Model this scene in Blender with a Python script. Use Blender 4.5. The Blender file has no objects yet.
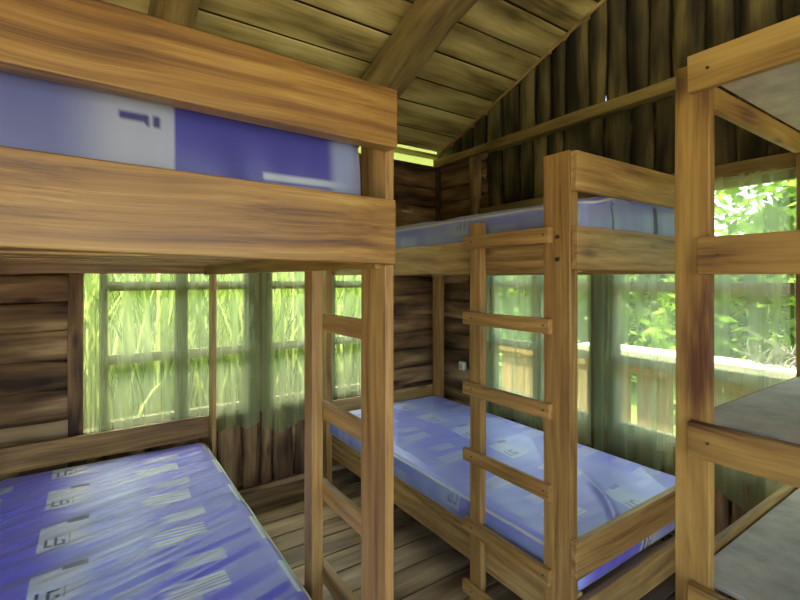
import bpy, bmesh, math, random
from mathutils import Vector, noise
random.seed(7)
scn = bpy.context.scene
C = scn.collection
PI = math.pi
R = math.radians

# ---------------------------------------------------------------- helpers
def new_bm():
    bm = bmesh.new()
    bm.verts.layers.float_vector.new('grain')
    return bm

def obj(name, bm, mat, parent=None, smooth=False, bevel=0.0, auto=None):
    me = bpy.data.meshes.new(name)
    bmesh.ops.recalc_face_normals(bm, faces=bm.faces[:])
    bm.to_mesh(me); bm.free()
    if smooth:
        for p in me.polygons: p.use_smooth = True
    if mat is not None: me.materials.append(mat)
    o = bpy.data.objects.new(name, me)
    C.objects.link(o)
    if parent is not None: o.parent = parent
    if bevel > 0:
        md = o.modifiers.new('bevel', 'BEVEL'); md.width = bevel; md.segments = 2; md.limit_method = 'ANGLE'
    return o

def thing(name, label, cat, loc=(0, 0, 0), group=None):
    o = bpy.data.objects.new(name, None); C.objects.link(o)
    o.location = loc; o.empty_display_size = 0.1
    o['label'] = label; o['category'] = cat
    if group: o['group'] = group
    return o

def tag(o, label, cat, group=None):
    o['label'] = label; o['category'] = cat
    if group: o['group'] = group
    return o

def structure(o):
    o['kind'] = 'structure'
    return o

def grain_of(co, axis, off):
    a, b = [i for i in range(3) if i != axis]
    return Vector((co[axis] + off, co[a] + off * 1.7, co[b] + off * .6))

def add_box(bm, x0, x1, y0, y1, z0, z1, axis=0, rough=0.0, segs=1, tilt=0.0):
    """board between the limits, grain along axis; rough adds hand-sawn unevenness; tilt lifts the low end"""
    off = random.uniform(0, 60)
    gl = bm.verts.layers.float_vector['grain']
    lo = [x0, y0, z0]; hi = [x1, y1, z1]
    a, b = [i for i in range(3) if i != axis]
    rings = []
    for k in range(segs + 1):
        t = k / segs
        ring = []
        for (sa, sb) in ((0, 0), (1, 0), (1, 1), (0, 1)):
            co = [0, 0, 0]
            co[axis] = lo[axis] + (hi[axis] - lo[axis]) * t
            co[a] = (lo[a], hi[a])[sa]; co[b] = (lo[b], hi[b])[sb]
            if rough:
                n1 = noise.noise(Vector((co[axis] * 2.2 + off, sa * 3.1, sb * 5.3)))
                n2 = noise.noise(Vector((co[axis] * 2.2 + off, sa * 7.1 + 9, sb * 2.3)))
                co[a] += n1 * rough; co[b] += n2 * rough
            if tilt: co[2] += tilt * (1 - t)
            v = bm.verts.new(co); v[gl] = grain_of(co, axis, off)
            ring.append(v)
        rings.append(ring)
    for k in range(segs):
        for i in range(4):
            j = (i + 1) % 4
            bm.faces.new((rings[k][i], rings[k][j], rings[k + 1][j], rings[k + 1][i]))
    bm.faces.new(rings[0][::-1]); bm.faces.new(rings[-1])

def board(name, lims, axis, mat, parent, rough=0.0015, bevel=0.003, tilt=0.0):
    bm = new_bm()
    L = lims[axis * 2 + 1] - lims[axis * 2]
    add_box(bm, *lims, axis=axis, rough=rough, segs=max(1, int(L / .12)), tilt=tilt)
    return obj(name, bm, mat, parent, bevel=bevel)

def add_slab(bm, p0, p1, nrm, w, dep, seglen=.08, rough=.12, nseg=7, full=False, cap=True):
    """half log (or full log) from p0 to p1 bulging towards nrm, w wide and dep deep"""
    gl = bm.verts.layers.float_vector['grain']
    off = random.uniform(0, 80)
    p0 = Vector(p0); p1 = Vector(p1); ax = (p1 - p0); L = ax.length; ax.normalize()
    n = Vector(nrm).normalized(); side = ax.cross(n).normalized()
    m = max(1, int(L / seglen)); rings = []
    for k in range(m + 1):
        t = k / m; c = p0.lerp(p1, t)
        ww = w / 2 * (1 + rough * noise.noise(Vector((t * L * 2.3 + off, 0, 0))) * 1.5)
        dd = dep * (1 + rough * 2 * noise.noise(Vector((t * L * 2.9 + off, 5, 0))))
        sh = w * rough * .7 * noise.noise(Vector((t * L * 1.4 + off, 11, 0)))
        ring = []
        cnt = nseg * 2 if full else nseg
        for i in range(cnt + (0 if full else 1)):
            th = (2 * PI * i / cnt) if full else PI * i / cnt
            bump = 1 + rough * .6 * noise.noise(Vector((t * L * 5 + off, th * 1.3, 3)))
            co = c + side * (math.cos(th) * ww * bump + sh) + n * (math.sin(th) * dd * bump)
            v = bm.verts.new(co); v[gl] = Vector((t * L + off, math.cos(th) * w / 2 + off, math.sin(th) * dep + off))
            ring.append(v)
        rings.append(ring)
    q = len(rings[0])
    for k in range(m):
        for i in range(q if full else q - 1):
            j = (i + 1) % q
            bm.faces.new((rings[k][i], rings[k][j], rings[k + 1][j], rings[k + 1][i]))
        if not full:
            bm.faces.new((rings[k][q - 1], rings[k][0], rings[k + 1][0], rings[k + 1][q - 1]))
    if cap:
        bm.faces.new(rings[0][::-1]); bm.faces.new(rings[-1])

def add_tube(bm, pts, r, n=6, closed=False):
    gl = bm.verts.layers.float_vector['grain']
    pts = [Vector(p) for p in pts]; N = len(pts); rings = []
    for i, p in enumerate(pts):
        a = pts[(i - 1) % N] if (closed or i > 0) else p
        b = pts[(i + 1) % N] if (closed or i < N - 1) else p
        d = (b - a).normalized()
        up = Vector((0, 0, 1)) if abs(d.z) < .9 else Vector((1, 0, 0))
        s = d.cross(up).normalized(); u = s.cross(d).normalized()
        rr = r[i] if isinstance(r, (list, tuple)) else r
        ring = []
        for k in range(n):
            th = 2 * PI * k / n
            v = bm.verts.new(p + s * math.cos(th) * rr + u * math.sin(th) * rr)
            v[gl] = Vector((i * .1, th * rr, 0)); ring.append(v)
        rings.append(ring)
    for i in range(N if closed else N - 1):
        A = rings[i]; B = rings[(i + 1) % N]
        for k in range(n):
            bm.faces.new((A[k], A[(k + 1) % n], B[(k + 1) % n], B[k]))
    if not closed:
        bm.faces.new(rings[0][::-1]); bm.faces.new(rings[-1])

# ---------------------------------------------------------------- materials
def lin(c):
    return tuple(((v / 255) / 12.92 if v / 255 <= .04045 else ((v / 255 + .055) / 1.055) ** 2.4) for v in c)

def nodes_of(name):
    m = bpy.data.materials.new(name); m.use_nodes = True
    nt = m.node_tree; nt.nodes.clear()
    out = nt.nodes.new('ShaderNodeOutputMaterial')
    return m, nt, out

def wood(name, cols, sl=1.3, sc=20, rough=.55, var=.22, blotch=.5, bump=.25, knots=False):
    m, nt, out = nodes_of(name); N = nt.nodes; K = nt.links.new
    bs = N.new('ShaderNodeBsdfPrincipled'); K(bs.outputs[0], out.inputs[0])
    bs.inputs['Roughness'].default_value = rough
    at = N.new('ShaderNodeAttribute'); at.attribute_name = 'grain'
    info = N.new('ShaderNodeObjectInfo')
    # slow waviness so that the grain wanders
    wob = N.new('ShaderNodeTexNoise'); wob.inputs['Scale'].default_value = 2.2; wob.inputs['Detail'].default_value = 1
    K(at.outputs['Vector'], wob.inputs['Vector'])
    wm = N.new('ShaderNodeVectorMath'); wm.operation = 'SCALE'; wm.inputs['Scale'].default_value = .05
    K(wob.outputs['Color'], wm.inputs[0])
    ad = N.new('ShaderNodeVectorMath'); ad.operation = 'ADD'
    K(at.outputs['Vector'], ad.inputs[0]); K(wm.outputs[0], ad.inputs[1])
    def layer(s1, s2, detail):
        mp = N.new('ShaderNodeMapping'); mp.inputs['Scale'].default_value = (s1, s2, s2)
        K(ad.outputs[0], mp.inputs[0])
        nz = N.new('ShaderNodeTexNoise'); nz.inputs['Scale'].default_value = 1; nz.inputs['Detail'].default_value = detail
        K(mp.outputs[0], nz.inputs['Vector']); return nz
    g1 = layer(sl, sc, 4); g2 = layer(sl * 3, sc * 7, 2); g3 = layer(1.6, 6, 2)
    mx = N.new('ShaderNodeMath'); mx.operation = 'MULTIPLY_ADD'; mx.inputs[1].default_value = .35
    K(g2.outputs[0], mx.inputs[0]); K(g1.outputs[0], mx.inputs[2])
    mx2 = N.new('ShaderNodeMath'); mx2.operation = 'MULTIPLY_ADD'; mx2.inputs[1].default_value = blotch
    K(g3.outputs[0], mx2.inputs[0]); K(mx.outputs[0], mx2.inputs[2])
    mr = N.new('ShaderNodeMapRange')
    mid = .5 + .175 + .5 * blotch
    mr.inputs['From Min'].default_value = mid - .27; mr.inputs['From Max'].default_value = mid + .27
    K(mx2.outputs[0], mr.inputs[0])
    rp = N.new('ShaderNodeValToRGB'); el = rp.color_ramp.elements
    el[0].color = (*lin(cols[0]), 1); el[1].color = (*lin(cols[-1]), 1)
    for i in range(1, len(cols) - 1):
        e = el.new(i / (len(cols) - 1)); e.color = (*lin(cols[i]), 1)
    K(mr.outputs[0], rp.inputs[0])
    last = rp.outputs[0]
    if knots:
        mp = N.new('ShaderNodeMapping'); mp.inputs['Scale'].default_value = (2.2, 7, 7); K(ad.outputs[0], mp.inputs[0])
        vo = N.new('ShaderNodeTexVoronoi'); vo.inputs['Scale'].default_value = 1; K(mp.outputs[0], vo.inputs['Vector'])
        r2 = N.new('ShaderNodeMapRange'); r2.inputs['From Min'].default_value = .05; r2.inputs['From Max'].default_value = .16
        r2.inputs['To Min'].default_value = .35; r2.inputs['To Max'].default_value = 1
        K(vo.outputs['Distance'], r2.inputs[0])
        mk = N.new('ShaderNodeMix'); mk.data_type = 'RGBA'; mk.blend_type = 'MULTIPLY'; mk.inputs[0].default_value = 1
        K(last, mk.inputs[6]); K(r2.outputs[0], mk.inputs[7]); last = mk.outputs[2]
    hsv = N.new('ShaderNodeHueSaturation')
    vr = N.new('ShaderNodeMapRange'); vr.inputs['To Min'].default_value = 1 - var; vr.inputs['To Max'].default_value = 1 + var
    K(info.outputs['Random'], vr.inputs[0]); K(vr.outputs[0], hsv.inputs['Value'])
    K(last, hsv.inputs['Color']); K(hsv.outputs[0], bs.inputs['Base Color'])
    bp = N.new('ShaderNodeBump'); bp.inputs['Strength'].default_value = bump; bp.inputs['Distance'].default_value = .004
    K(mx.outputs[0], bp.inputs['Height']); K(bp.outputs[0], bs.inputs['Normal'])
    return m

M = {}
M['pine_left'] = wood('pine_orange', [(84, 54, 20), (122, 85, 34), (146, 108, 48), (168, 134, 68)], sl=1.6, sc=60, rough=.42, var=.05, blotch=.7)
M['pine'] = wood('pine_boards', [(110, 76, 38), (152, 116, 66), (176, 140, 84), (198, 166, 106)], sl=1.8, sc=42, rough=.5, var=.12, blotch=.6, knots=True)
M['pine_post'] = wood('pine_posts', [(108, 76, 38), (146, 108, 58), (166, 128, 72), (186, 150, 92)], sl=1.8, sc=50, rough=.45, var=.08, blotch=.5)
M['shelf_wood'] = wood('rough_shelf_wood', [(88, 48, 26), (142, 106, 52), (168, 132, 66), (190, 156, 86)], sl=1.6, sc=16, rough=.6, var=.08, blotch=1.0, knots=True)
M['log'] = wood('bark_logs', [(58, 40, 24), (104, 76, 48), (136, 104, 68), (176, 144, 100)], sl=1.5, sc=9, rough=.85, var=.05, blotch=1.5, bump=.8, knots=True)
M['gable'] = wood('gable_slabs', [(30, 26, 14), (60, 52, 28), (88, 77, 44), (128, 113, 68)], sl=1.2, sc=9, rough=.85, var=.05, blotch=1.6, bump=.8)
M['ceiling'] = wood('ceiling_planks', [(102, 86, 46), (156, 136, 78), (186, 166, 102), (212, 194, 128)], sl=.9, sc=8, rough=.75, var=.05, blotch=1.3, bump=.4)
M['beam'] = wood('beams', [(88, 68, 34), (128, 104, 56), (150, 126, 72), (176, 152, 92)], sl=1.2, sc=10, rough=.8, var=.08, blotch=1.0, bump=.5)
M['floor'] = wood('floor_planks', [(88, 66, 44), (128, 104, 78), (150, 126, 98), (178, 156, 126)], sl=.9, sc=14, rough=.6, var=.05, blotch=1.2)
M['frame'] = wood('window_frames', [(84, 72, 48), (120, 108, 76), (140, 128, 92)], sl=1, sc=14, rough=.75, var=.05)
M['fence'] = wood('veranda_boards', [(120, 94, 60), (166, 138, 92), (198, 172, 124)], sl=1, sc=10, rough=.75, var=.1)
M['rail_white'] = wood('sunbleached_rail', [(196, 188, 172), (224, 220, 206), (240, 238, 228)], sl=1, sc=10, rough=.6, var=.02)

def plain(name, col, rough=.5, metallic=0.0, nscale=0, namp=.15, bump=0):
    m, nt, out = nodes_of(name); N = nt.nodes; K = nt.links.new
    bs = N.new('ShaderNodeBsdfPrincipled'); K(bs.outputs[0], out.inputs[0])
    bs.inputs['Roughness'].default_value = rough; bs.inputs['Metallic'].default_value = metallic
    if nscale:
        tc = N.new('ShaderNodeTexCoord')
        nz = N.new('ShaderNodeTexNoise'); nz.inputs['Scale'].default_value = nscale; nz.inputs['Detail'].default_value = 8
        nz.inputs['Roughness'].default_value = .7
        K(tc.outputs['Object'], nz.inputs['Vector'])
        rp = N.new('ShaderNodeValToRGB'); c = lin(col)
        rp.color_ramp.elements[0].position = .3; rp.color_ramp.elements[1].position = .7
        rp.color_ramp.elements[0].color = (*[v * (1 - namp) for v in c], 1)
        rp.color_ramp.elements[1].color = (*[min(1, v * (1 + namp)) for v in c], 1)
        K(nz.outputs[0], rp.inputs[0]); K(rp.outputs[0], bs.inputs['Base Color'])
        if bump:
            bp = N.new('ShaderNodeBump'); bp.inputs['Strength'].default_value = bump; bp.inputs['Distance'].default_value = .002
            K(nz.outputs[0], bp.inputs['Height']); K(bp.outputs[0], bs.inputs['Normal'])
    else:
        bs.inputs['Base Color'].default_value = (*lin(col), 1)
    return m

M['plywood'] = plain('grey_plywood', (182, 173, 158), .7, nscale=9, namp=.28, bump=.4)
M['piping'] = plain('cream_piping', (206, 208, 200), .5)
M['metal'] = plain('screw_metal', (90, 80, 66), .4, .8)
M['hook'] = plain('pale_plastic', (226, 224, 208), .4)
M['soil'] = plain('dark_ground', (70, 84, 40), .9, nscale=2.5, namp=.4)
M['twig'] = plain('grey_twigs', (100, 96, 84), .8, nscale=20, namp=.3)
M['bounce_slab'] = plain('pale_bounce', (206, 196, 172), .8, nscale=3, namp=.08)  # for the added slabs that bounce sunlight indoors
M['dirt_green'] = plain('lawn', (110, 140, 56), .9, nscale=3, namp=.35)

def mattress_mat():
    m, nt, out = nodes_of('printed_mattress_cloth'); N = nt.nodes; K = nt.links.new
    bs = N.new('ShaderNodeBsdfPrincipled'); K(bs.outputs[0], out.inputs[0])
    bs.inputs['Roughness'].default_value = .38
    bs.inputs['Sheen Weight'].default_value = .15
    at = N.new('ShaderNodeAttribute'); at.attribute_name = 'print'
    K(at.outputs['Color'], bs.inputs['Base Color'])
    return m
M['mattress'] = mattress_mat()

def leafy(name, cols, trans=.45):
    m, nt, out = nodes_of(name); N = nt.nodes; K = nt.links.new
    at = N.new('ShaderNodeAttribute'); at.attribute_name = 'tint'
    rp = N.new('ShaderNodeValToRGB'); el = rp.color_ramp.elements
    el[0].color = (*lin(cols[0]), 1); el[1].color = (*lin(cols[-1]), 1)
    for i in range(1, len(cols) - 1):
        e = el.new(i / (len(cols) - 1)); e.color = (*lin(cols[i]), 1)
    K(at.outputs['Fac'], rp.inputs[0])
    d = N.new('ShaderNodeBsdfDiffuse'); t = N.new('ShaderNodeBsdfTranslucent'); mx = N.new('ShaderNodeMixShader')
    mx.inputs[0].default_value = trans
    K(rp.outputs[0], d.inputs[0]); K(rp.outputs[0], t.inputs[0]); K(d.outputs[0], mx.inputs[1]); K(t.outputs[0], mx.inputs[2])
    K(mx.outputs[0], out.inputs[0])
    return m
M['reed'] = leafy('reed_leaves', [(50, 74, 18), (108, 132, 42), (152, 168, 72), (214, 220, 150)], .5)
M['leaf'] = leafy('bush_leaves', [(60, 92, 26), (112, 144, 50), (160, 184, 84)], .5)

def curtain_mat():
    m, nt, out = nodes_of('sheer_voile'); N = nt.nodes; K = nt.links.new
    col = (*lin((212, 228, 172)), 1)
    d = N.new('ShaderNodeBsdfDiffuse'); t = N.new('ShaderNodeBsdfTranslucent'); tr = N.new('ShaderNodeBsdfTransparent')
    d.inputs[0].default_value = col; t.inputs[0].default_value = (*lin((224, 236, 178)), 1)
    tr.inputs[0].default_value = (*lin((236, 246, 222)), 1)
    m1 = N.new('ShaderNodeMixShader'); m1.inputs[0].default_value = .6
    K(d.outputs[0], m1.inputs[1]); K(t.outputs[0], m1.inputs[2])
    m2 = N.new('ShaderNodeMixShader')
    # a sheer weave hides more where it is seen edge on, as in its folds
    lw = N.new('ShaderNodeLayerWeight'); lw.inputs['Blend'].default_value = .35
    tc = N.new('ShaderNodeTexCoord'); mp = N.new('ShaderNodeMapping'); mp.inputs['Scale'].default_value = (22, 22, 1.5)
    nz = N.new('ShaderNodeTexNoise'); nz.inputs['Scale'].default_value = 1; nz.inputs['Detail'].default_value = 3
    K(tc.outputs['Object'], mp.inputs[0]); K(mp.outputs[0], nz.inputs['Vector'])
    mr = N.new('ShaderNodeMapRange'); mr.inputs['To Min'].default_value = .84; mr.inputs['To Max'].default_value = .60
    K(nz.outputs[0], mr.inputs[0])
    sub = N.new('ShaderNodeMath'); sub.operation = 'MULTIPLY_ADD'; sub.inputs[1].default_value = -.45; sub.use_clamp = True
    K(lw.outputs['Facing'], sub.inputs[0]); K(mr.outputs[0], sub.inputs[2])
    K(sub.outputs[0], m2.inputs[0]); K(m1.outputs[0], m2.inputs[1]); K(tr.outputs[0], m2.inputs[2])
    K(m2.outputs[0], out.inputs[0])
    return m
M['curtain'] = curtain_mat()

def eave_mat():
    m, nt, out = nodes_of('added_eave_glow'); N = nt.nodes; K = nt.links.new
    d = N.new('ShaderNodeBsdfDiffuse'); t = N.new('ShaderNodeBsdfTranslucent'); mx = N.new('ShaderNodeMixShader'); mx.inputs[0].default_value = .5
    d.inputs[0].default_value = (*lin((100, 108, 60)), 1); t.inputs[0].default_value = (*lin((84, 92, 44)), 1)
    K(d.outputs[0], mx.inputs[1]); K(t.outputs[0], mx.inputs[2]); K(mx.outputs[0], out.inputs[0])
    return m
M['eave'] = eave_mat()

def glass_mat():
    m, nt, out = nodes_of('window_glass'); N = nt.nodes; K = nt.links.new
    tr = N.new('ShaderNodeBsdfTransparent'); tr.inputs[0].default_value = (.95, .97, .95, 1)
    gl = N.new('ShaderNodeBsdfGlossy'); gl.inputs['Roughness'].default_value = .05
    mx = N.new('ShaderNodeMixShader'); mx.inputs[0].default_value = .04
    K(tr.outputs[0], mx.inputs[1]); K(gl.outputs[0], mx.inputs[2]); K(mx.outputs[0], out.inputs[0])
    return m
M['glass'] = glass_mat()

# ---------------------------------------------------------------- room
XE, YN, XW, YS = 2.52, 3.10, -2.3, -2.5      # inner faces
RY, SL = 0.2, .372                            # ridge, slope
ZE = 2.54                                     # ceiling height above the north wall
def roof_z(y):
    return ZE + SL * (3.09 - y) if y > RY else ZE + SL * (3.09 - RY) - SL * (RY - y)
WZ0, WZ1 = .55, 1.93

# floor: planks along x
bm = new_bm(); y = YS - .1
while y < YN + .1:
    w = random.choice((.155, .165, .175))
    x = XW - .1
    while x < XE + .1:
        L = random.uniform(1.6, 3.0); x1 = min(x + L, XE + .1)
        add_box(bm, x, x1 - .002, y, y + w - .011, -.03 - random.uniform(0, .002), 0 - random.uniform(0, .003), axis=0)
        x = x1
    y += w
structure(obj('floor', bm, M['floor'], bevel=.0015))
bm = new_bm(); add_box(bm, XW - .1, XE + .1, YS - .1, YN + .1, -.12, -.045, axis=0)
structure(obj('trim_23', bm, M['gable']))

# ceiling: planks along x, laid up the slope
bm = new_bm()
def roof_plank(y0, y1, up, x0=XW - .5, x1=XE + .25):
    off = random.uniform(0, 60); gl = bm.verts.layers.float_vector['grain']
    th = .010; lift = random.uniform(0, .006)
    vs = []
    for x in (x0, x1):
        for (yy, dz) in ((y0, 0), (y1, 0), (y1, th), (y0, th)):
            v = bm.verts.new((x, yy, roof_z(yy) + dz + lift)); v[gl] = Vector((x + off, yy + off, dz)); vs.append(v)
    a, b = vs[:4], vs[4:]
    for i in range(4):
        j = (i + 1) % 4; bm.faces.new((a[i], a[j], b[j], b[i]))
    bm.faces.new(a[::-1]); bm.faces.new(b)
edges = [3.05, 2.845, 2.61, 2.41, 2.195, 1.98]
while edges[-1] > RY + .3: edges.append(edges[-1] - random.uniform(.2, .23))
edges.append(RY)
for a, b in zip(edges[:-1], edges[1:]): roof_plank(b + .020, a, 0)
e2 = [RY]
while e2[-1] > YS - .6: e2.append(e2[-1] - .22)
for a, b in zip(e2[:-1], e2[1:]): roof_plank(b + .006, a - .001, 0)
structure(obj('ceiling', bm, M['ceiling']))
bm = new_bm()
for (ya, yb) in ((RY, 3.05), (YS - .7, RY)):      # dark sheet over the planks, added to block light and darken their gaps
    vs = []
    for x in (XW - .5, XE + .25):
        for (yy, dz) in ((ya, .08), (yb, .08), (yb, .10), (ya, .10)):
            vs.append(bm.verts.new((x, yy, roof_z(yy) + dz)))
    a, b = vs[:4], vs[4:]
    for i in range(4):
        j = (i + 1) % 4; bm.faces.new((a[i], a[j], b[j], b[i]))
    bm.faces.new(a[::-1]); bm.faces.new(b)
structure(obj('light_block_sheet', bm, M['gable']))

# eave: made-up translucent corrugated sheet, added to glow as a bright daylit strip
bm = new_bm(); n = 260; rows = []
for yy in (3.0, 3.45, 3.95):
    rows.append([bm.verts.new((XW - .5 + (XE + .75 - XW) * i / n, yy, roof_z(yy) + .115 + .008 * math.sin(i * 1.6))) for i in range(n + 1)])
for k in range(2):
    for i in range(n): bm.faces.new((rows[k][i], rows[k][i + 1], rows[k + 1][i + 1], rows[k + 1][i]))
structure(obj('trim_20', bm, M['eave'], smooth=True))
bm = new_bm(); add_box(bm, XW - .5, XE + .25, 3.11, 3.20, 2.53, 2.552, axis=0)
structure(obj('trim_21', bm, M['ceiling']))

# rafters: round logs up the slope
for i, (x, r) in enumerate(((.31, .10), (1.50, .125), (-.95, .11))):
    bm = new_bm()
    nrm = Vector((0, SL, 1)).normalized()
    ya, yb = RY, 3.7
    pa = Vector((x, ya, roof_z(ya))) - nrm * r * 1.02; pb = Vector((x, yb, roof_z(yb))) - nrm * r * 1.02
    if i == 1: pb = Vector((x, 2.95, roof_z(2.95))) - nrm * r
    add_slab(bm, pa, pb, (1, 0, 0), r * 2, r, full=True, rough=.10, nseg=8, seglen=.1)
    structure(obj('trim_%d' % (i + 1), bm, M['beam'], smooth=True))

# --- wall pieces ---------------------------------------------------------
def backing(bm, wall, a0, a1, z0, z1, t=.05):
    if wall == 'n': add_box(bm, a0, a1, YN + .045, YN + .045 + t, z0, z1, axis=0)
    if wall == 'e': add_box(bm, XE + .045, XE + .045 + t, a0, a1, z0, z1, axis=1)
    if wall == 'w': add_box(bm, XW - .045 - t, XW - .045, a0, a1, z0, z1, axis=1)
    if wall == 's': add_box(bm, a0, a1, YS - .045 - t, YS - .045, z0, z1, axis=0)
NRM = {'n': (0, -1, 0), 'e': (-1, 0, 0), 'w': (1, 0, 0), 's': (0, 1, 0)}
def wp(wall, a, z, out=.045):
    return {'n': (a, YN + out, z), 'e': (XE + out, a, z), 'w': (XW - out, a, z), 's': (a, YS - out, z)}[wall]
def logs_h(bm, wall, a0, a1, z0, z1, w=.15, dep=.05):
    z = z0
    while z < z1 - .02:
        ww = min(w * random.uniform(.85, 1.15), z1 - z)
        add_slab(bm, wp(wall, a0, z + ww / 2), wp(wall, a1, z + ww / 2), NRM[wall], ww * 1.04, dep * random.uniform(.8, 1.15))
        z += ww
    backing(bm, wall, a0, a1, z0, z1)
def logs_v(bm, wall, a0, a1, z0, z1, w=.11, dep=.05, top=None, gap=1.0):
    a = a0
    while a < a1 - .02:
        ww = min(w * random.uniform(.75, 1.25), a1 - a)
        zt = z1 if top is None else top(a + ww / 2)
        add_slab(bm, wp(wall, a + ww / 2, z0), wp(wall, a + ww / 2, zt), NRM[wall], ww * gap, dep * random.uniform(.7, 1.2), rough=.16)
        a += ww

# north wall
bm = new_bm()
logs_h(bm, 'n', XW, -.05, 0, 2.45, w=.17)
logs_v(bm, 'n', -.05, 1.98, .03, WZ0, w=.125, dep=.052, gap=.92); backing(bm, 'n', -.05, 1.98, 0, WZ0)
logs_h(bm, 'n', -.05, 1.98, WZ1 + .05, 2.45, w=.14, dep=.03)
logs_h(bm, 'n', 1.98, XE + .1, 0, 2.45, w=.15, dep=.035)
structure(obj('wall_north', bm, M['log'], smooth=True))

# east (gable) wall
bm = new_bm()
logs_h(bm, 'e', 2.50, YN + .05, 0, 2.43, w=.14, dep=.04)
logs_v(bm, 'e', -.35, 2.50, .03, WZ0 - .01, w=.125, dep=.052, gap=.92); backing(bm, 'e', -.35, 2.5, 0, WZ0 - .01)
logs_h(bm, 'e', YS, -.35, 0, 2.43, w=.17)
structure(obj('wall_east', bm, M['log'], smooth=True))
bm = new_bm()
logs_v(bm, 'e', YS, 2.66, 1.99, 2.46, w=.14, dep=.03, gap=.93)
backing(bm, 'e', YS, YN + .05, WZ1 + .05, 2.46)
logs_v(bm, 'e', YS, YN + .05, 2.44, 3, w=.14, dep=.032, top=lambda y: roof_z(y) + .06, gap=.93)
gl = bm.verts.layers.float_vector['grain']       # sheathing behind the gable boards, in strips with a few chinks left open
for (ya, yb) in ((YS, RY), (RY, 1.55), (1.57, 2.02), (2.03, YN + .05)):
    vs = []
    for x in (XE + .05, XE + .08):
        for (yy, zz) in ((ya, 2.44), (yb, 2.44), (yb, roof_z(yb) + .05), (ya, roof_z(ya) + .05)):
            vs.append(bm.verts.new((x, yy, zz)))
    a, b = vs[:4], vs[4:]
    for i in range(4):
        j = (i + 1) % 4; bm.faces.new((a[i], a[j], b[j], b[i]))
    bm.faces.new(a[::-1]); bm.faces.new(b)
structure(obj('wall_gable', bm, M['gable'], smooth=True))

# unseen west and south walls behind the camera, wide openings added to let daylight in
bm = new_bm()
logs_h(bm, 'w', YS, -1.9, 0, 2.43); logs_h(bm, 'w', .3, YN, 0, 2.43)
logs_h(bm, 'w', -1.9, .3, 2.1, 2.43)
logs_v(bm, 'w', YS, YN + .05, 2.42, 3, w=.14, dep=.04, top=lambda y: roof_z(y) + .02)
for (ya, yb) in ((YS, RY), (RY, YN + .05)):
    vs = []
    for x in (XW - .05, XW - .08):
        for (yy, zz) in ((ya, 2.42), (yb, 2.42), (yb, roof_z(yb) + .02), (ya, roof_z(ya) + .02)):
            vs.append(bm.verts.new((x, yy, zz)))
    a, b = vs[:4], vs[4:]
    for i in range(4):
        j = (i + 1) % 4; bm.faces.new((a[i], a[j], b[j], b[i]))
    bm.faces.new(a[::-1]); bm.faces.new(b)
structure(obj('wall_west', bm, M['log'], smooth=True))
bm = new_bm()
logs_h(bm, 's', XW, -1.8, 0, 2.55); logs_h(bm, 's', 1.9, XE, 0, 2.55)
logs_h(bm, 's', -1.8, 1.9, 2.25, 2.55)
structure(obj('wall_south', bm, M['log'], smooth=True))

bm = new_bm()       # thin batten where the gable meets the roof
add_slab(bm, (XE - .005, 3.06, roof_z(3.06) - .012), (XE - .005, .4, roof_z(.4) - .012), (-1, 0, 0), .022, .014, rough=.2)
structure(obj('trim_22', bm, M['pine']))
# beams, posts and headers of the walls
def trim(n, lims, axis, mat='beam', rough=.004):
    return structure(board('trim_%d' % n, lims, axis, M[mat], None, rough=rough, bevel=.004))
trim(4, (XE - .05, XE + .045, YS, YN, 2.425, 2.49), 1, rough=.008)           # wall plate across the gable
trim(5, (XE - .035, XE + .045, 2.575, 2.66, 0, 2.425), 2, 'log', .006)        # post in the gable wall
trim(6, (XE - .03, XE + .06, -.4, 2.56, WZ1 + .0, WZ1 + .07), 1)              # window header, east
trim(7, (-.05, 2.0, YN - .03, YN + .06, WZ1, WZ1 + .05), 0)                   # window header, north
trim(8, (-.115, -.045, YN - .035, YN + .045, 0, 2.45), 2, 'log', .006)
trim(9, (.89, 1.0, YN - .02, YN + .08, WZ0, WZ1), 2, 'frame')
trim(10, (1.97, 2.02, YN - .02, YN + .06, 0, 2.45), 2, 'beam')
trim(11, (XE - .02, XE + .08, 1.495, 1.595, WZ0, WZ1), 2, 'frame')
trim(12, (XE - .02, XE + .08, .52, .60, WZ0, WZ1), 2, 'frame')
trim(13, (XE - .02, XE + .08, -.4, -.3, WZ0, WZ1), 2, 'frame')
trim(14, (XE - .02, XE + .08, 2.46, 2.52, WZ0, WZ1), 2, 'frame')
trim(15, (-.05, 2.0, YN - .004, YN + .07, WZ0 - .01, WZ0 + .035), 0, 'frame')  # sills
trim(16, (XE - .004, XE + .07, -.35, 2.5, WZ0 - .02, WZ0 + .025), 1, 'frame')
trim(17, (XW, XE, YN - .015, YN + .04, 0, .035), 0, 'log')
trim(18, (2.492, XE + .02, YN - .03, YN + .0, 0, 2.43), 2, 'log')

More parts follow.
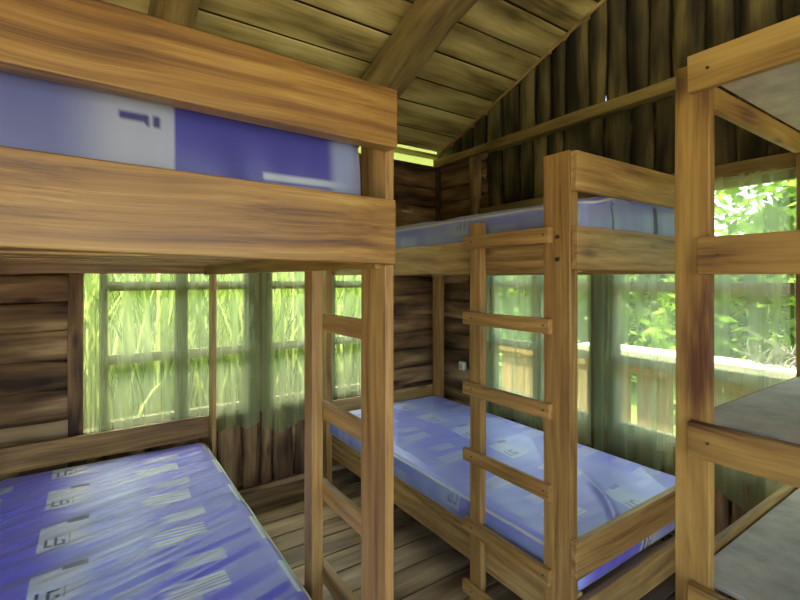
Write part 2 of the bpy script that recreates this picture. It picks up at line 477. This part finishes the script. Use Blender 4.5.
wn = 0
def window(wall, a0, a1):
    global wn; wn += 1
    z0, z1 = WZ0 + .03, WZ1
    def bx(b, p, q, zz0, zz1, ax, d0=.005, d1=.05):
        if wall == 'n': add_box(b, p, q, YN + d0, YN + d1, zz0, zz1, axis=0 if ax == 'h' else 2)
        else: add_box(b, XE + d0, XE + d1, p, q, zz0, zz1, axis=1 if ax == 'h' else 2)
    bm = new_bm(); f = .04
    bx(bm, a0, a0 + f, z0, z1, 'v'); bx(bm, a1 - f, a1, z0, z1, 'v')
    bx(bm, a0 + f, a1 - f, z0, z0 + f, 'h'); bx(bm, a0 + f, a1 - f, z1 - f, z1, 'h')
    w = structure(obj('window_%d' % wn, bm, M['frame'], bevel=.003))
    m = (a0 + a1) / 2
    b = new_bm(); bx(b, m - .035, m + .035, z0 + f, z1 - f, 'v', 0, .045); obj('mullion', b, M['frame'], w, bevel=.003)
    for zz in (1.38, .95):
        b = new_bm(); bx(b, a0 + f, m - .035, zz, zz + .055, 'h', .008, .04); bx(b, m + .035, a1 - f, zz, zz + .055, 'h', .008, .04)
        obj('glazing_bar', b, M['frame'], w, bevel=.002)
    b = new_bm(); bx(b, a0 + f, a1 - f, z0 + f, z1 - f, 'h', .022, .026); obj('pane', b, M['glass'], w)
    return w
window('n', .03, .89); window('n', 1.0, 1.97)
window('e', 1.595, 2.46); window('e', .60, 1.495); window('e', -.3, .52)

# ---------------------------------------------------------------- mattresses
BLUE = lin((112, 106, 226)); PALE = lin((158, 164, 236)); WHITE = lin((212, 216, 220)); NAVY = lin((52, 50, 100)); DEEP = lin((58, 58, 136)); GREY = lin((128, 138, 172))
def mixc(a, b, t): return tuple(a[i] + (b[i] - a[i]) * t for i in range(3))
def sm(a, b, x):
    t = max(0, min(1, (x - a) / (b - a))); return t * t * (3 - 2 * t)
def logo(u, v):
    t = .0095
    if .018 <= u <= .018 + t and .105 <= v <= .168: return True        # L
    if .018 <= u <= .042 and .168 - t <= v <= .168: return True
    if .048 <= u <= .048 + t and .105 <= v <= .168: return True        # G
    if .048 <= u <= .080 and (.105 <= v <= .105 + t or .168 - t <= v <= .168): return True
    if .080 - t <= u <= .080 and .138 <= v <= .168: return True
    if .064 <= u <= .080 and .138 <= v <= .138 + t * .8: return True
    return False
def tile(u, v):
    u %= .69; v %= .35
    c = mixc(BLUE, PALE, sm(-.02, .12, u) * (1 - sm(.27, .40, u)) * .9)
    if u < .20 and v < .19: c = mixc(c, WHITE, .8 * (1 - sm(.09, .2, u)))
    if (v + .013) % .35 < .026 and .08 < u < .15: c = NAVY
    if logo(u, v): c = NAVY
    if .0 < u < .1 and .10 < v < .175 and abs(u - .092) < .003: c = mixc(c, NAVY, .5)
    if .33 < u < .525:
        s = (v - .30) % .35
        if s < .098: c = mixc(c, WHITE, (.85 if (s % .0196) < .0135 else .15) * sm(.32, .37, u))
    if .38 < u < .55 and .165 < v < .24: c = mixc(c, WHITE, .55 * sm(.36, .44, u))
    if .24 < u < .44 and .02 < v < .075: c = mixc(c, WHITE, .25)
    return c

def mattress(name, label, x0, x1, y0, y1, z0, z1, uo, step, wr, south=None, group='mattresses', seed=0., lift=0., sheen_fade=0.):
    """printed foam mattress; uo: where the print's pattern starts in x"""
    nx = int((x1 - x0) / step); ny = int((y1 - y0) / step); nz = max(4, int((z1 - z0) / (step * 1.3)))
    W, L, H = x1 - x0, y1 - y0, z1 - z0; rc = .045; rt = .022
    verts = []; cols = []; faces = []
    def corner(x, y):
        cx = min(max(x, rc), W - rc); cy = min(max(y, rc), L - rc)
        dx, dy = x - cx, y - cy
        m = max(abs(dx), abs(dy)); l = math.hypot(dx, dy)
        if l > 1e-9 and dx and dy:
            return cx + dx / l * m, cy + dy / l * m
        return x, y
    for j in range(ny + 1):
        for i in range(nx + 1):
            x = W * i / nx; y = L * j / ny
            e = min(x, W - x, y, L - y)
            z = H
            if e < rt: z -= rt - math.sqrt(max(0, rt * rt - (rt - e) ** 2))
            else: z += wr(x0 + x, y0 + y) * sm(rt, rt + .03, e)
            z += .006 * math.sin(PI * x / W) * math.sin(PI * y / L) + lift * sm(0, .25, x)
            px, py = corner(x, y)
            verts.append((x0 + px, y0 + py, z0 + z)); cols.append(mixc(tile(x0 + x - uo, 2.92 - (y0 + y)), PALE, sheen_fade))  # print paled to stand in for a plastic sheen
    idx = lambda i, j: j * (nx + 1) + i
    for j in range(ny):
        for i in range(nx):
            faces.append((idx(i, j), idx(i + 1, j), idx(i + 1, j + 1), idx(i, j + 1)))
    per = [(i, 0) for i in range(nx)] + [(nx, j) for j in range(ny)] + [(i, ny) for i in range(nx, 0, -1)] + [(0, j) for j in range(ny, 0, -1)]
    prev = [idx(i, j) for i, j in per]
    for k in range(1, nz + 1):
        t = k / nz; cur = []
        for (i, j) in per:
            x = W * i / nx; y = L * j / ny
            nxn = -1 if i == 0 else (1 if i == nx else 0); nyn = -1 if j == 0 else (1 if j == ny else 0)
            s = x if nyn else y
            zz = (H - rt + lift * sm(0, .25, x)) * (1 - t)
            bul = .010 * math.sin(PI * min(1, t * 1.05)) + .006 * noise.noise(Vector((s * 14 + seed, zz * 4, nxn * 3.))) * math.sin(PI * t)
            px, py = corner(x, y)
            if not (nxn and nyn): px += nxn * bul; py += nyn * bul
            if k == nz:
                px += -nxn * .012; py += -nyn * .012
            cur.append(len(verts)); verts.append((x0 + px, y0 + py, z0 + zz))
            dz = H - zz
            if nyn == -1 and south: c = south(x0 + x, z0 + zz)
            elif nyn: c = tile(x0 + x - uo + .06, dz + .04)
            else: c = mixc(tile(y0 + y + uo, dz + .1), GREY, .7)
            cols.append(c)
        for q in range(len(per)):
            r = (q + 1) % len(per)
            faces.append((prev[q], cur[q], cur[r], prev[r]))
        prev = cur
    faces.append(tuple(prev))
    me = bpy.data.meshes.new(name); me.from_pydata(verts, [], faces)
    ca = me.attributes.new('print', 'FLOAT_COLOR', 'POINT')
    buf = []
    for c in cols: buf.extend((c[0], c[1], c[2], 1.0))
    ca.data.foreach_set('color', buf)
    for p in me.polygons: p.use_smooth = True
    me.materials.append(M['mattress'])
    o = bpy.data.objects.new(name, me); C.objects.link(o)
    tag(o, label, 'mattress', group)
    bm = new_bm()
    pts = []
    for (i, j) in per[::max(1, int(.02 / step))]:
        px, py = corner(W * i / nx, L * j / ny)
        if i == 0: px -= .001
        if i == nx: px += .001
        pts.append((x0 + px, y0 + py, z1 + lift * sm(0, .25, px) - .016 + .003 * noise.noise(Vector((px * 6, py * 6, seed)))))
    add_tube(bm, pts, .0058, 6, closed=True)
    obj('piping', bm, M['piping'], o, smooth=True)
    return o

def wr_left(x, y):
    # cloth drawn into long soft ridges running across the bed
    q = y - .30 * x
    a = noise.noise(Vector((x * .5, q * 9, 1.3)))
    b = noise.noise(Vector((x * 1.0, q * 19, 7.3)))
    return .0075 * (1 - abs(a) * 3) * .6 + .0045 * (1 - abs(b) * 2.5)
def wr_right(x, y):
    q = x * .75 + y * .66; p = x * .66 - y * .75
    a = noise.noise(Vector((q * 1.3, p * 4.2, 2.7)))
    b = noise.noise(Vector((x * 3, y * 5, 9.1)))
    d = abs(p - .36 - .03 * math.sin(q * 7)); fold = math.exp(-(d / .022) ** 2) * sm(1.5, 1.9, q) * (1 - sm(2.1, 2.5, q))
    c = noise.noise(Vector((x * 1.4, (y + .2 * x) * 13, 4.4)))
    return .020 * (1 - abs(a) * 2.6) * .6 + .006 * b + .022 * fold + .002 * (1 - abs(c) * 3)
def south_left(x, z):  # upper end face: shade put into the print by darkening its colours
    if z < .9: return tile(x, z)
    if x < .13:
        c = mixc(lin((92, 96, 142)), lin((146, 150, 166)), sm(-.06, .05, x))
        if .036 < x < .085 and 1.742 < z < 1.75: c = NAVY
        if .078 < x < .085 and 1.732 < z < 1.75: c = NAVY
        if .095 < x < .104 and 1.733 < z < 1.752: c = NAVY
        return c
    if x > .295 and (z < 1.650 or 1.657 < z < 1.675): return mixc(lin((160, 168, 182)), GREY, sm(.42, .52, x))
    return mixc(DEEP, GREY, sm(.44, .47, x))

def south_right(x, z):
    c = mixc(lin((120, 130, 182)), lin((150, 158, 200)), .5 + .5 * noise.noise(Vector((x * 9, z * 2, 0))))
    if abs(x - 1.955) < .014 or abs(x - 1.628 - .1 * (z - 1.7)) < .005: c = lin((38, 42, 70))  # shade of the gaps between puckers drawn into the colour
    return c
mattress('mattress', 'blue printed mattress on the lower bed at the left, crossed by long soft wrinkles', -.385, .552, .945, 2.90, .335, .478, -.165, .0048, wr_left)
mattress('mattress', 'blue mattress on the left upper bunk, seen only between its two wide boards', -.385, .545, .955, 2.86, 1.555, 1.815, -.165, .006, wr_left, south=south_left, seed=3)
mattress('mattress', 'blue printed mattress on the lower bed behind the ladder at the right, rumpled top', 1.405, 2.41, .962, 2.995, .335, .468, .525 + 1.367, .006, wr_right, seed=5, sheen_fade=.5)
mattress('mattress', 'blue-grey mattress on the upper bunk in the far corner, its side puckered above the rail', 1.455, 2.40, .965, 2.995, 1.555, 1.745, 1.89, .010, wr_right, seed=9, south=south_right, lift=.035, sheen_fade=.3)

# ---------------------------------------------------------------- bunk beds
def bunk(label, s, xl, W, ys, yn, pw, zn, head, tilt, mat, mpost, group, zr, cut):
    """s=+1: ladder on the west side, bed reaching east; s=-1 mirrored. xl: outer face of the ladder-side posts"""
    xf = xl + s * W
    t = thing('bunk_bed', label, 'bunk bed', ((xl + xf) / 2, ys, 0), group)
    def P(name, a0, a1, y0, y1, z0, z1, axis, m=mat, parent=None, tl=0, rough=.0015):
        lo, hi = sorted((xl + s * a0, xl + s * a1))
        o = board(name, (lo, hi, y0, y1, z0, z1), axis, m, None, rough=rough, tilt=tl)
        o.parent = t if parent is None else parent
        o.matrix_parent_inverse = t.matrix_world.inverted() if False else o.matrix_parent_inverse
        o.location = (-t.location[0], -t.location[1], 0) if parent is None else (0, 0, 0)
        return o
    # corner posts: the two by the open end reach up to carry the guard board
    P('post', 0, pw, ys, ys + (.122 if s < 0 else .112), 0, 1.90, 2, mpost)
    P('post', W - pw, W, ys, ys + .105, 0, 1.90, 2, mpost)
    P('post', 0, pw, yn - .09, yn, 0, zn, 2, mpost)
    P('post', W - pw - .01, W, yn - .09, yn, 0, zn, 2, mpost)
    # side rails inside the posts
    for (a, b) in ((pw, pw + .03), (W - pw - .03, W - pw)):
        P('side_rail', a, b, ys + .001, yn - .001, 1.475, 1.622, 1)
        P('side_rail', a, b, ys + .001, yn - .001, .175, .335, 1)
    # open end: guard board, board across the upper bed, two boards on the lower bed
    P('guard_board', cut, W, ys - (.045 if s < 0 else .026), ys - .001, 1.757, 1.893, 0, tl=tilt)
    P('end_board', cut + .004, W, ys - (.045 if s < 0 else .026), ys - .001, 1.484, 1.634, 0, tl=tilt)
    P('end_board', 0, W, ys - (.045 if s < 0 else .026), ys - .001, .412, .543, 0)
    P('end_board', 0, W, ys - (.045 if s < 0 else .026), ys - .001, .19, .325, 0)
    # head end
    P('head_board', 0.0, W - .0, yn + .001, yn + .026, head, head + .13, 0)
    P('end_board', 0, W, yn + .001, yn + .026, 1.48, 1.62, 0)
    P('end_board', 0, W, yn + .001, yn + .026, .19, .32, 0)
    # slats
    for z in (1.525, .305):
        n = 8
        for k in range(n):
            y0 = ys + .03 + k * (yn - ys - .17) / (n - 1)
            P('slat', pw + .032, W - pw - .032, y0, y0 + .095, z, z + .02, 0, M['pine'])
    # ladder: one thin upright of its own, rungs nailed across to the corner post
    P('ladder_post', (-.012 if s < 0 else 0), (.027 if s < 0 else .035), ys + .438, ys + .503, 0, 1.695, 2, mpost)
    for k, z in enumerate(zr):
        r = P('rung', -.024 - (.012 if s < 0 else 0), -.001 - (.012 if s < 0 else 0), ys + .07, ys + .525, z, z + .056, 1, mpost, rough=.003)
        for yy in (ys + .095, ys + .47):
            b = new_bm()
            gx = xl - s * (.024 + (.012 if s < 0 else 0))
            add_tube(b, [(gx + s * .004, yy, z + .03), (gx - s * .002, yy, z + .03)], .004, 8)
            nb = obj('nail', b, M['metal'], r)
    # bolts on the corner post
    for z in (1.60, 1.52):
        b = new_bm(); add_tube(b, [(xl + s * .004, ys + .05, z), (xl - s * .007, ys + .05, z)], .008, 8)
        o = obj('bolt', b, M['metal'], t); o.location = (-t.location[0], -t.location[1], 0)
    return t

bunk('wide orange-brown wooden bunk bed in the left foreground, two broad boards across its upper end', -1, .61, 1.045, .92, 2.93, .025, 1.62, .485, .018, M['pine_left'], M['pine_post'], 'bunk beds', (1.58, 1.28, .99, .725, .452, .175), .020)
bunk('pale pine bunk bed standing in the far corner, ladder on its near side', 1, 1.367, 1.085, .957, 3.02, .045, 1.62, .42, 0, M['pine'], M['pine_post'], 'bunk beds', (1.58, 1.252, .946, .655, .35, .075), 0)

# ---------------------------------------------------------------- shelf unit at the right
t = thing('storage_shelf', 'rough tall wooden shelf unit with grey plywood decks at the right edge', 'shelf', (1.9, -.3, 0))
def S(name, lims, axis, mat=M['shelf_wood'], rough=.003, bevel=.003, parent=None):
    o = board(name, lims, axis, mat, parent or t, rough=rough, bevel=bevel)
    if parent is None: o.location = (-1.9, .3, 0)
    return o
S('post', (1.367, 1.402, .53, .617, 0, 2.045), 2); S('post', (2.41, 2.445, .515, .617, 0, 2.045), 2)
S('post', (1.367, 1.402, -1.2, -1.11, 0, 2.045), 2); S('post', (2.41, 2.445, -1.2, -1.10, 0, 2.045), 2)
for k, (z0, z1, ye) in enumerate(((.53, .62, .573), (.970, 1.063, .573), (1.462, 1.562, .550), (1.958, 2.056, .573))):
    S('front_rail', (1.338, 1.366, -1.2, ye, z0, z1), 1, rough=.005)
    S('back_rail', (2.385, 2.409, -1.2, .60, z0, z1), 1)
    S('end_rail', (1.403, 2.384, .592, .616, z0 + .01, z1 + (.016 if k == 0 else -.016)), 0)
    S('end_rail', (1.403, 2.384, -1.199, -1.175, z0 + .01, z1 - .016), 0)
    zt = z1 - .015
    S('deck', (1.403, 2.384, -1.174, .585, zt, zt + .014), 1, M['plywood'], rough=0, bevel=.001)
    for yy in (-.8, -.3, .2):
        S('cross_slat', (1.368, 2.384, yy, yy + .05, zt - .042, zt - .001), 0)
    b = new_bm()
    for yy in (ye - .05,):
        add_tube(b, [(1.341, yy, (z0 + z1) / 2), (1.334, yy, (z0 + z1) / 2)], .004, 8)
    o = obj('nail', b, M['metal'], t); o.location = (-1.9, .3, 0)

# ---------------------------------------------------------------- curtains
def curtain(label, wall, a0, a1, zt, zb, freq, amp, seed, gather=None, off=.045):
    n = int((a1 - a0) / .008); m = 46
    bm = new_bm(); rows = []
    for k in range(m + 1):
        t = k / m; row = []
        for i in range(n + 1):
            s = i / n; a = a0 + (a1 - a0) * (s if not gather else (s / .25 * .085 if s < .25 else .085 + (s - .25) / .75 * .915))
            ph = s * freq * 2 * PI + seed + .9 * noise.noise(Vector((s * 4 + seed, t * .8, 0)))
            am = amp * (.45 + .8 * t) * (.6 + .8 * abs(noise.noise(Vector((s * 5, seed, 0)))))
            d = am * (math.sin(ph) + .35 * math.sin(2.3 * ph + 1)) 
            aa = a + am * .5 * math.cos(ph)
            if gather: aa = a + (am * .5 * math.cos(ph) if s > .25 else am * .2 * math.cos(ph))
            hem = zb + .035 * noise.noise(Vector((s * 6, seed + 4, 0))) + .02 * math.sin(ph * .5)
            z = zt + (hem - zt) * t
            d += .004 * noise.noise(Vector((s * 18, t * 5, seed)))
            if wall == 'n': co = (aa, YN - .036 - d * .6, z)
            else: co = (XE - .034 - d * .6, aa, z)
            row.append(bm.verts.new(co))
        rows.append(row)
    for k in range(m):
        for i in range(n):
            bm.faces.new((rows[k][i], rows[k][i + 1], rows[k + 1][i + 1], rows[k + 1][i]))
    return tag(obj('curtain', bm, M['curtain'], smooth=True), label, 'curtain', 'sheer curtains')
curtain('sheer green-white curtain over the leftmost window, behind the foot of the left bed', 'n', -.045, .93, 1.94, .47, 12, .017, 1.0, gather=True)
curtain('sheer curtain with a scalloped hem hanging over dark half logs between the left bed posts', 'n', .955, 1.96, 1.94, .42, 8, .020, 2.2)
curtain('sheer curtain over the corner window, seen through the rungs of the pine ladder', 'e', 1.60, 2.50, 1.94, .42, 6, .016, 3.1)
curtain('sheer curtain hanging behind the foot of the pine bunk bed', 'e', .66, 1.585, 1.94, .40, 6, .018, 4.6)
curtain('sheer curtain behind the grey plywood shelves at the right edge', 'e', -.42, .64, 1.94, .38, 6, .014, 5.7)

# ---------------------------------------------------------------- small fittings
b = new_bm(); add_box(b, XE - .026, XE + .012, 2.735, 2.805, .70, .77, axis=1)
o = tag(obj('electrical_outlet', b, M['hook'], bevel=.012), 'small pale square outlet on the dark logs beside the corner bed', 'outlet')
b = new_bm(); add_box(b, XE - .028, XE - .025, 2.75, 2.79, .715, .755, axis=1)
obj('socket_face', b, M['plywood'], o, bevel=.001)
b = new_bm(); add_tube(b, [(2.12, YN - .02, 2.02), (2.12, YN - .05, 2.01), (2.19, YN - .06, 2.01), (2.195, YN - .06, 2.03)], .005, 6)
tag(obj('wall_hook', b, M['hook'], smooth=True), 'small white hook on the plank wall under the eaves', 'hook')

# ---------------------------------------------------------------- outdoors
GZ = -.25
bm = new_bm()
nxg = 40
for i in range(nxg + 1):
    pass
vs = [[bm.verts.new((-16 + 36 * i / nxg, -14 + 34 * j / nxg, GZ + .1 * noise.noise(Vector((i * .4, j * .4, 0))) - .02)) for i in range(nxg + 1)] for j in range(nxg + 1)]
for j in range(nxg):
    for i in range(nxg): bm.faces.new((vs[j][i], vs[j][i + 1], vs[j + 1][i + 1], vs[j + 1][i]))
structure(obj('ground', bm, M['dirt_green'], smooth=True))

def blades(name, label, cat, x0, x1, y0, y1, n, hmin, hmax, w, seed):
    rnd = random.Random(seed)
    V = []; Fc = []; T = []
    for _ in range(n):
        bx, by = rnd.uniform(x0, x1), rnd.uniform(y0, y1)
        h = rnd.uniform(hmin, hmax); az = rnd.uniform(0, 2 * PI); lean = rnd.uniform(.1, .36) * h; ww = w * rnd.uniform(.6, 1.4)
        tw = rnd.uniform(0, PI); tint = rnd.random(); base = len(V); S_ = 6
        for k in range(S_ + 1):
            t = k / S_
            dx = math.cos(az) * lean * t * t; dy = math.sin(az) * lean * t * t
            z = GZ + h * (t - .28 * t * t * t * (lean / h) * 1.8)
            hw = ww * (1 - t) ** .6 * (.5 + t if t < .5 else 1) / 2 + .0006
            V.append((bx + dx - math.cos(tw) * hw, by + dy - math.sin(tw) * hw, z))
            V.append((bx + dx + math.cos(tw) * hw, by + dy + math.sin(tw) * hw, z)); T += [tint, tint]
        for k in range(S_):
            a = base + 2 * k; Fc.append((a, a + 1, a + 3, a + 2))
    me = bpy.data.meshes.new(name); me.from_pydata(V, [], Fc)
    at = me.attributes.new('tint', 'FLOAT', 'POINT'); at.data.foreach_set('value', T)
    me.materials.append(M['reed'])
    o = bpy.data.objects.new(name, me); C.objects.link(o)
    tag(o, label, cat); o['kind'] = 'stuff'
    return o
blades('tall_grass', 'tall bright green grass growing outside the windows of the log wall', 'grass', -3.2, 3.0, 4.2, 6.3, 5200, 1.0, 2.6, .032, 5)

def leaf_mesh(name, n, rx, ry, rz, size, seed):
    rnd = random.Random(seed); V = []; Fc = []; T = []
    lobes = [(rnd.uniform(-.55, .55), rnd.uniform(-.55, .55), rnd.uniform(-.6, .6), rnd.uniform(.35, .6)) for _ in range(14)]
    for _ in range(n):
        l = rnd.choice(lobes)
        d = Vector((rnd.gauss(0, 1), rnd.gauss(0, 1), rnd.gauss(0, 1))).normalized() * l[3] * rnd.uniform(.6, 1)
        c = Vector(((l[0] + d.x) * rx, (l[1] + d.y) * ry, (l[2] + d.z) * rz + rz))
        a = Vector((rnd.gauss(0, 1), rnd.gauss(0, 1), rnd.gauss(0, .5))).normalized()
        b = a.cross(Vector((rnd.gauss(0, 1), rnd.gauss(0, 1), rnd.gauss(0, 1)))).normalized()
        s = size * rnd.uniform(.6, 1.3); q = len(V); tn = rnd.random()
        V += [c - a * s, c + b * s * .45, c + a * s, c - b * s * .45]; T += [tn] * 4
        Fc.append((q, q + 1, q + 2, q + 3))
    me = bpy.data.meshes.new(name); me.from_pydata([tuple(v) for v in V], [], Fc)
    at = me.attributes.new('tint', 'FLOAT', 'POINT'); at.data.foreach_set('value', T)
    me.materials.append(M['leaf']); return me
LM = [leaf_mesh('foliage', 9000, 1.5, 1.4, 2.0, .10, 31), leaf_mesh('foliage', 9000, 1.7, 1.4, 1.8, .085, 32)]
bm = new_bm()
for (dx, dy) in ((0, 0), (.3, .2), (-.35, .1), (.1, -.3)):
    add_tube(bm, [(dx * .3, dy * .3, 0), (dx, dy, .9), (dx * 1.8, dy * 1.8, 2.2)], [.05, .035, .015], 7)
stem0 = obj('stem', bm, M['twig']); SM = stem0.data; bpy.data.objects.remove(stem0)
def bush(k, loc, rz, sc, label, group):
    e = thing('leafy_bush', label, 'bush', loc, group); e.rotation_euler = (0, 0, rz); e.scale = sc
    o = bpy.data.objects.new('foliage', LM[k % 2]); C.objects.link(o); o.parent = e
    o = bpy.data.objects.new('stem', SM); C.objects.link(o); o.parent = e
    return e
k = 0
for (x, y, s) in ((-4.3, 8.6, 1.0), (-.9, 8.7, 1.0), (2.5, 8.6, 1.0), (5.9, 8.5, 1.05), (-3.0, 12.6, 1.2), (1.6, 12.8, 1.2), (6.2, 13.0, 1.2)):
    bush(k, (x, y, GZ - .2), k * 1.3, (s, s, s), 'leafy green bush rising behind the tall grass outside', 'bushes behind the tall grass'); k += 1
for (x, y, s) in ((6.6, 4.9, 1.0), (6.5, 1.6, 1.0), (6.6, -1.7, 1.0), (10.4, 6.0, 1.4), (10.6, 1.8, 1.4), (10.5, -2.6, 1.4)):
    bush(k, (x, y, GZ - .35), k * 1.7, (s, s, s), 'leafy green bush beyond the veranda rail outside', 'bushes beyond the veranda rail'); k += 1

# veranda rail outside the east windows
v = thing('veranda_fence', 'sunlit pale handrail on upright brown boards outside the right-hand windows', 'fence', (3.42, 1.5, GZ))
def VP(name, lims, axis, mat):
    o = board(name, lims, axis, mat, v, rough=.002); o.location = (-3.42, -1.5, -GZ); return o
VP('handrail', (3.29, 3.57, -1.6, 2.25, .865, .915), 1, M['rail_white'])
for i, yy in enumerate((-1.5, .35, 2.2, 4.05)):
    VP('fence_post', (3.37, 3.45, yy, yy + .08, GZ, .864), 2, M['fence'])
VP('rail', (3.36, 3.385, -1.6, 4.6, .74, .82), 1, M['fence']); VP('rail', (3.36, 3.385, -1.6, 4.6, .12, .19), 1, M['fence'])
y = -1.55
while y < 4.5:
    w = random.uniform(.11, .15)
    VP('fence_board', (3.386, 3.404, y, y + w, .0, .84 + random.uniform(-.02, .015)), 2, M['fence'])
    y += w + random.choice((.012, .02, .05))
# deck outside
bm = new_bm(); y = -2.6
add_box(bm, XE + .12, 3.6, -2.6, 4.6, -.2, -.06, axis=1)
structure(obj('trim_19', bm, M['fence']))
bm = new_bm(); add_box(bm, -5.5, 5.5, -12.0, YS - .5, -.2, -.08, axis=0)  # unseen pale slab, added to bounce sunlight up to the ceiling
structure(obj('bounce_slab', bm, M['bounce_slab']))
bm = new_bm(); add_box(bm, -9.5, XW - .5, -4.0, 4.0, -.2, -.08, axis=0)  # second unseen slab, added to bounce light in from the west
structure(obj('west_bounce_slab', bm, M['bounce_slab']))
# dry twigs leaning on the rail
bm = new_bm(); rnd = random.Random(4)
for q in range(26):
    p = Vector((3.42 + rnd.uniform(-.04, .04), .98 + rnd.uniform(-.10, .12), .926)); pts = [p.copy()]
    d = Vector((rnd.uniform(-.2, .3), rnd.uniform(-.8, .8), rnd.uniform(.4, 1))).normalized()
    for _ in range(4):
        d = (d + Vector((rnd.uniform(-.4, .4), rnd.uniform(-.4, .4), rnd.uniform(-.3, .2)))).normalized(); p = p + d * .04; p.z = max(p.z, .926); pts.append(p.copy())
    add_tube(bm, pts, [.007, .006, .005, .004, .002], 5)
add_tube(bm, [(3.42, .80, .95), (3.42, .95, 1.03), (3.42, 1.12, 1.13)], .006, 6)
tag(obj('dry_twigs', bm, M['twig']), 'small grey heap of dry twigs lying on the sunlit veranda handrail', 'twigs')

# ---------------------------------------------------------------- light
w = bpy.data.worlds.new('sky'); scn.world = w; w.use_nodes = True
nt = w.node_tree; nt.nodes.clear()
o = nt.nodes.new('ShaderNodeOutputWorld'); bg = nt.nodes.new('ShaderNodeBackground'); sk = nt.nodes.new('ShaderNodeTexSky')
sk.sky_type = 'NISHITA'; sk.sun_disc = False; sk.sun_elevation = R(60); sk.sun_rotation = R(10)
sk.air_density = 1.0; sk.dust_density = 3.0; sk.ozone_density = 1.0
bg.inputs[1].default_value = .3
nt.links.new(sk.outputs[0], bg.inputs[0]); nt.links.new(bg.outputs[0], o.inputs[0])
sd = bpy.data.lights.new('sun', 'SUN'); sd.energy = 4.4; sd.angle = R(1.5); sd.color = (1, .92, .77)
so = bpy.data.objects.new('sun', sd); C.objects.link(so)
dirn = Vector((.2, -.38, -1)).normalized()      # light travels down and towards the south
so.rotation_euler = dirn.to_track_quat('-Z', 'Y').to_euler(); so.location = (0, 8, 9)

# ---------------------------------------------------------------- camera
cd = bpy.data.cameras.new('camera'); cam = bpy.data.objects.new('camera', cd); C.objects.link(cam); scn.camera = cam
cd.sensor_width = 36; cd.lens = 450 / 800 * 36
cd.shift_y = -21 / 800
cam.location = (0, 0, 1.45); cam.rotation_euler = (R(90), 0, -R(34.3))
cd.clip_start = .02

scn.view_settings.view_transform = 'Standard'; scn.view_settings.look = 'None'
scn.view_settings.gamma = 1; scn.view_settings.use_curve_mapping = False
scn.view_settings.exposure = 2.5
scn.cycles.use_denoising = True
scn.cycles.max_bounces = 12; scn.cycles.diffuse_bounces = 8; scn.cycles.transparent_max_bounces = 24
scn.cycles.sample_clamp_indirect = 6
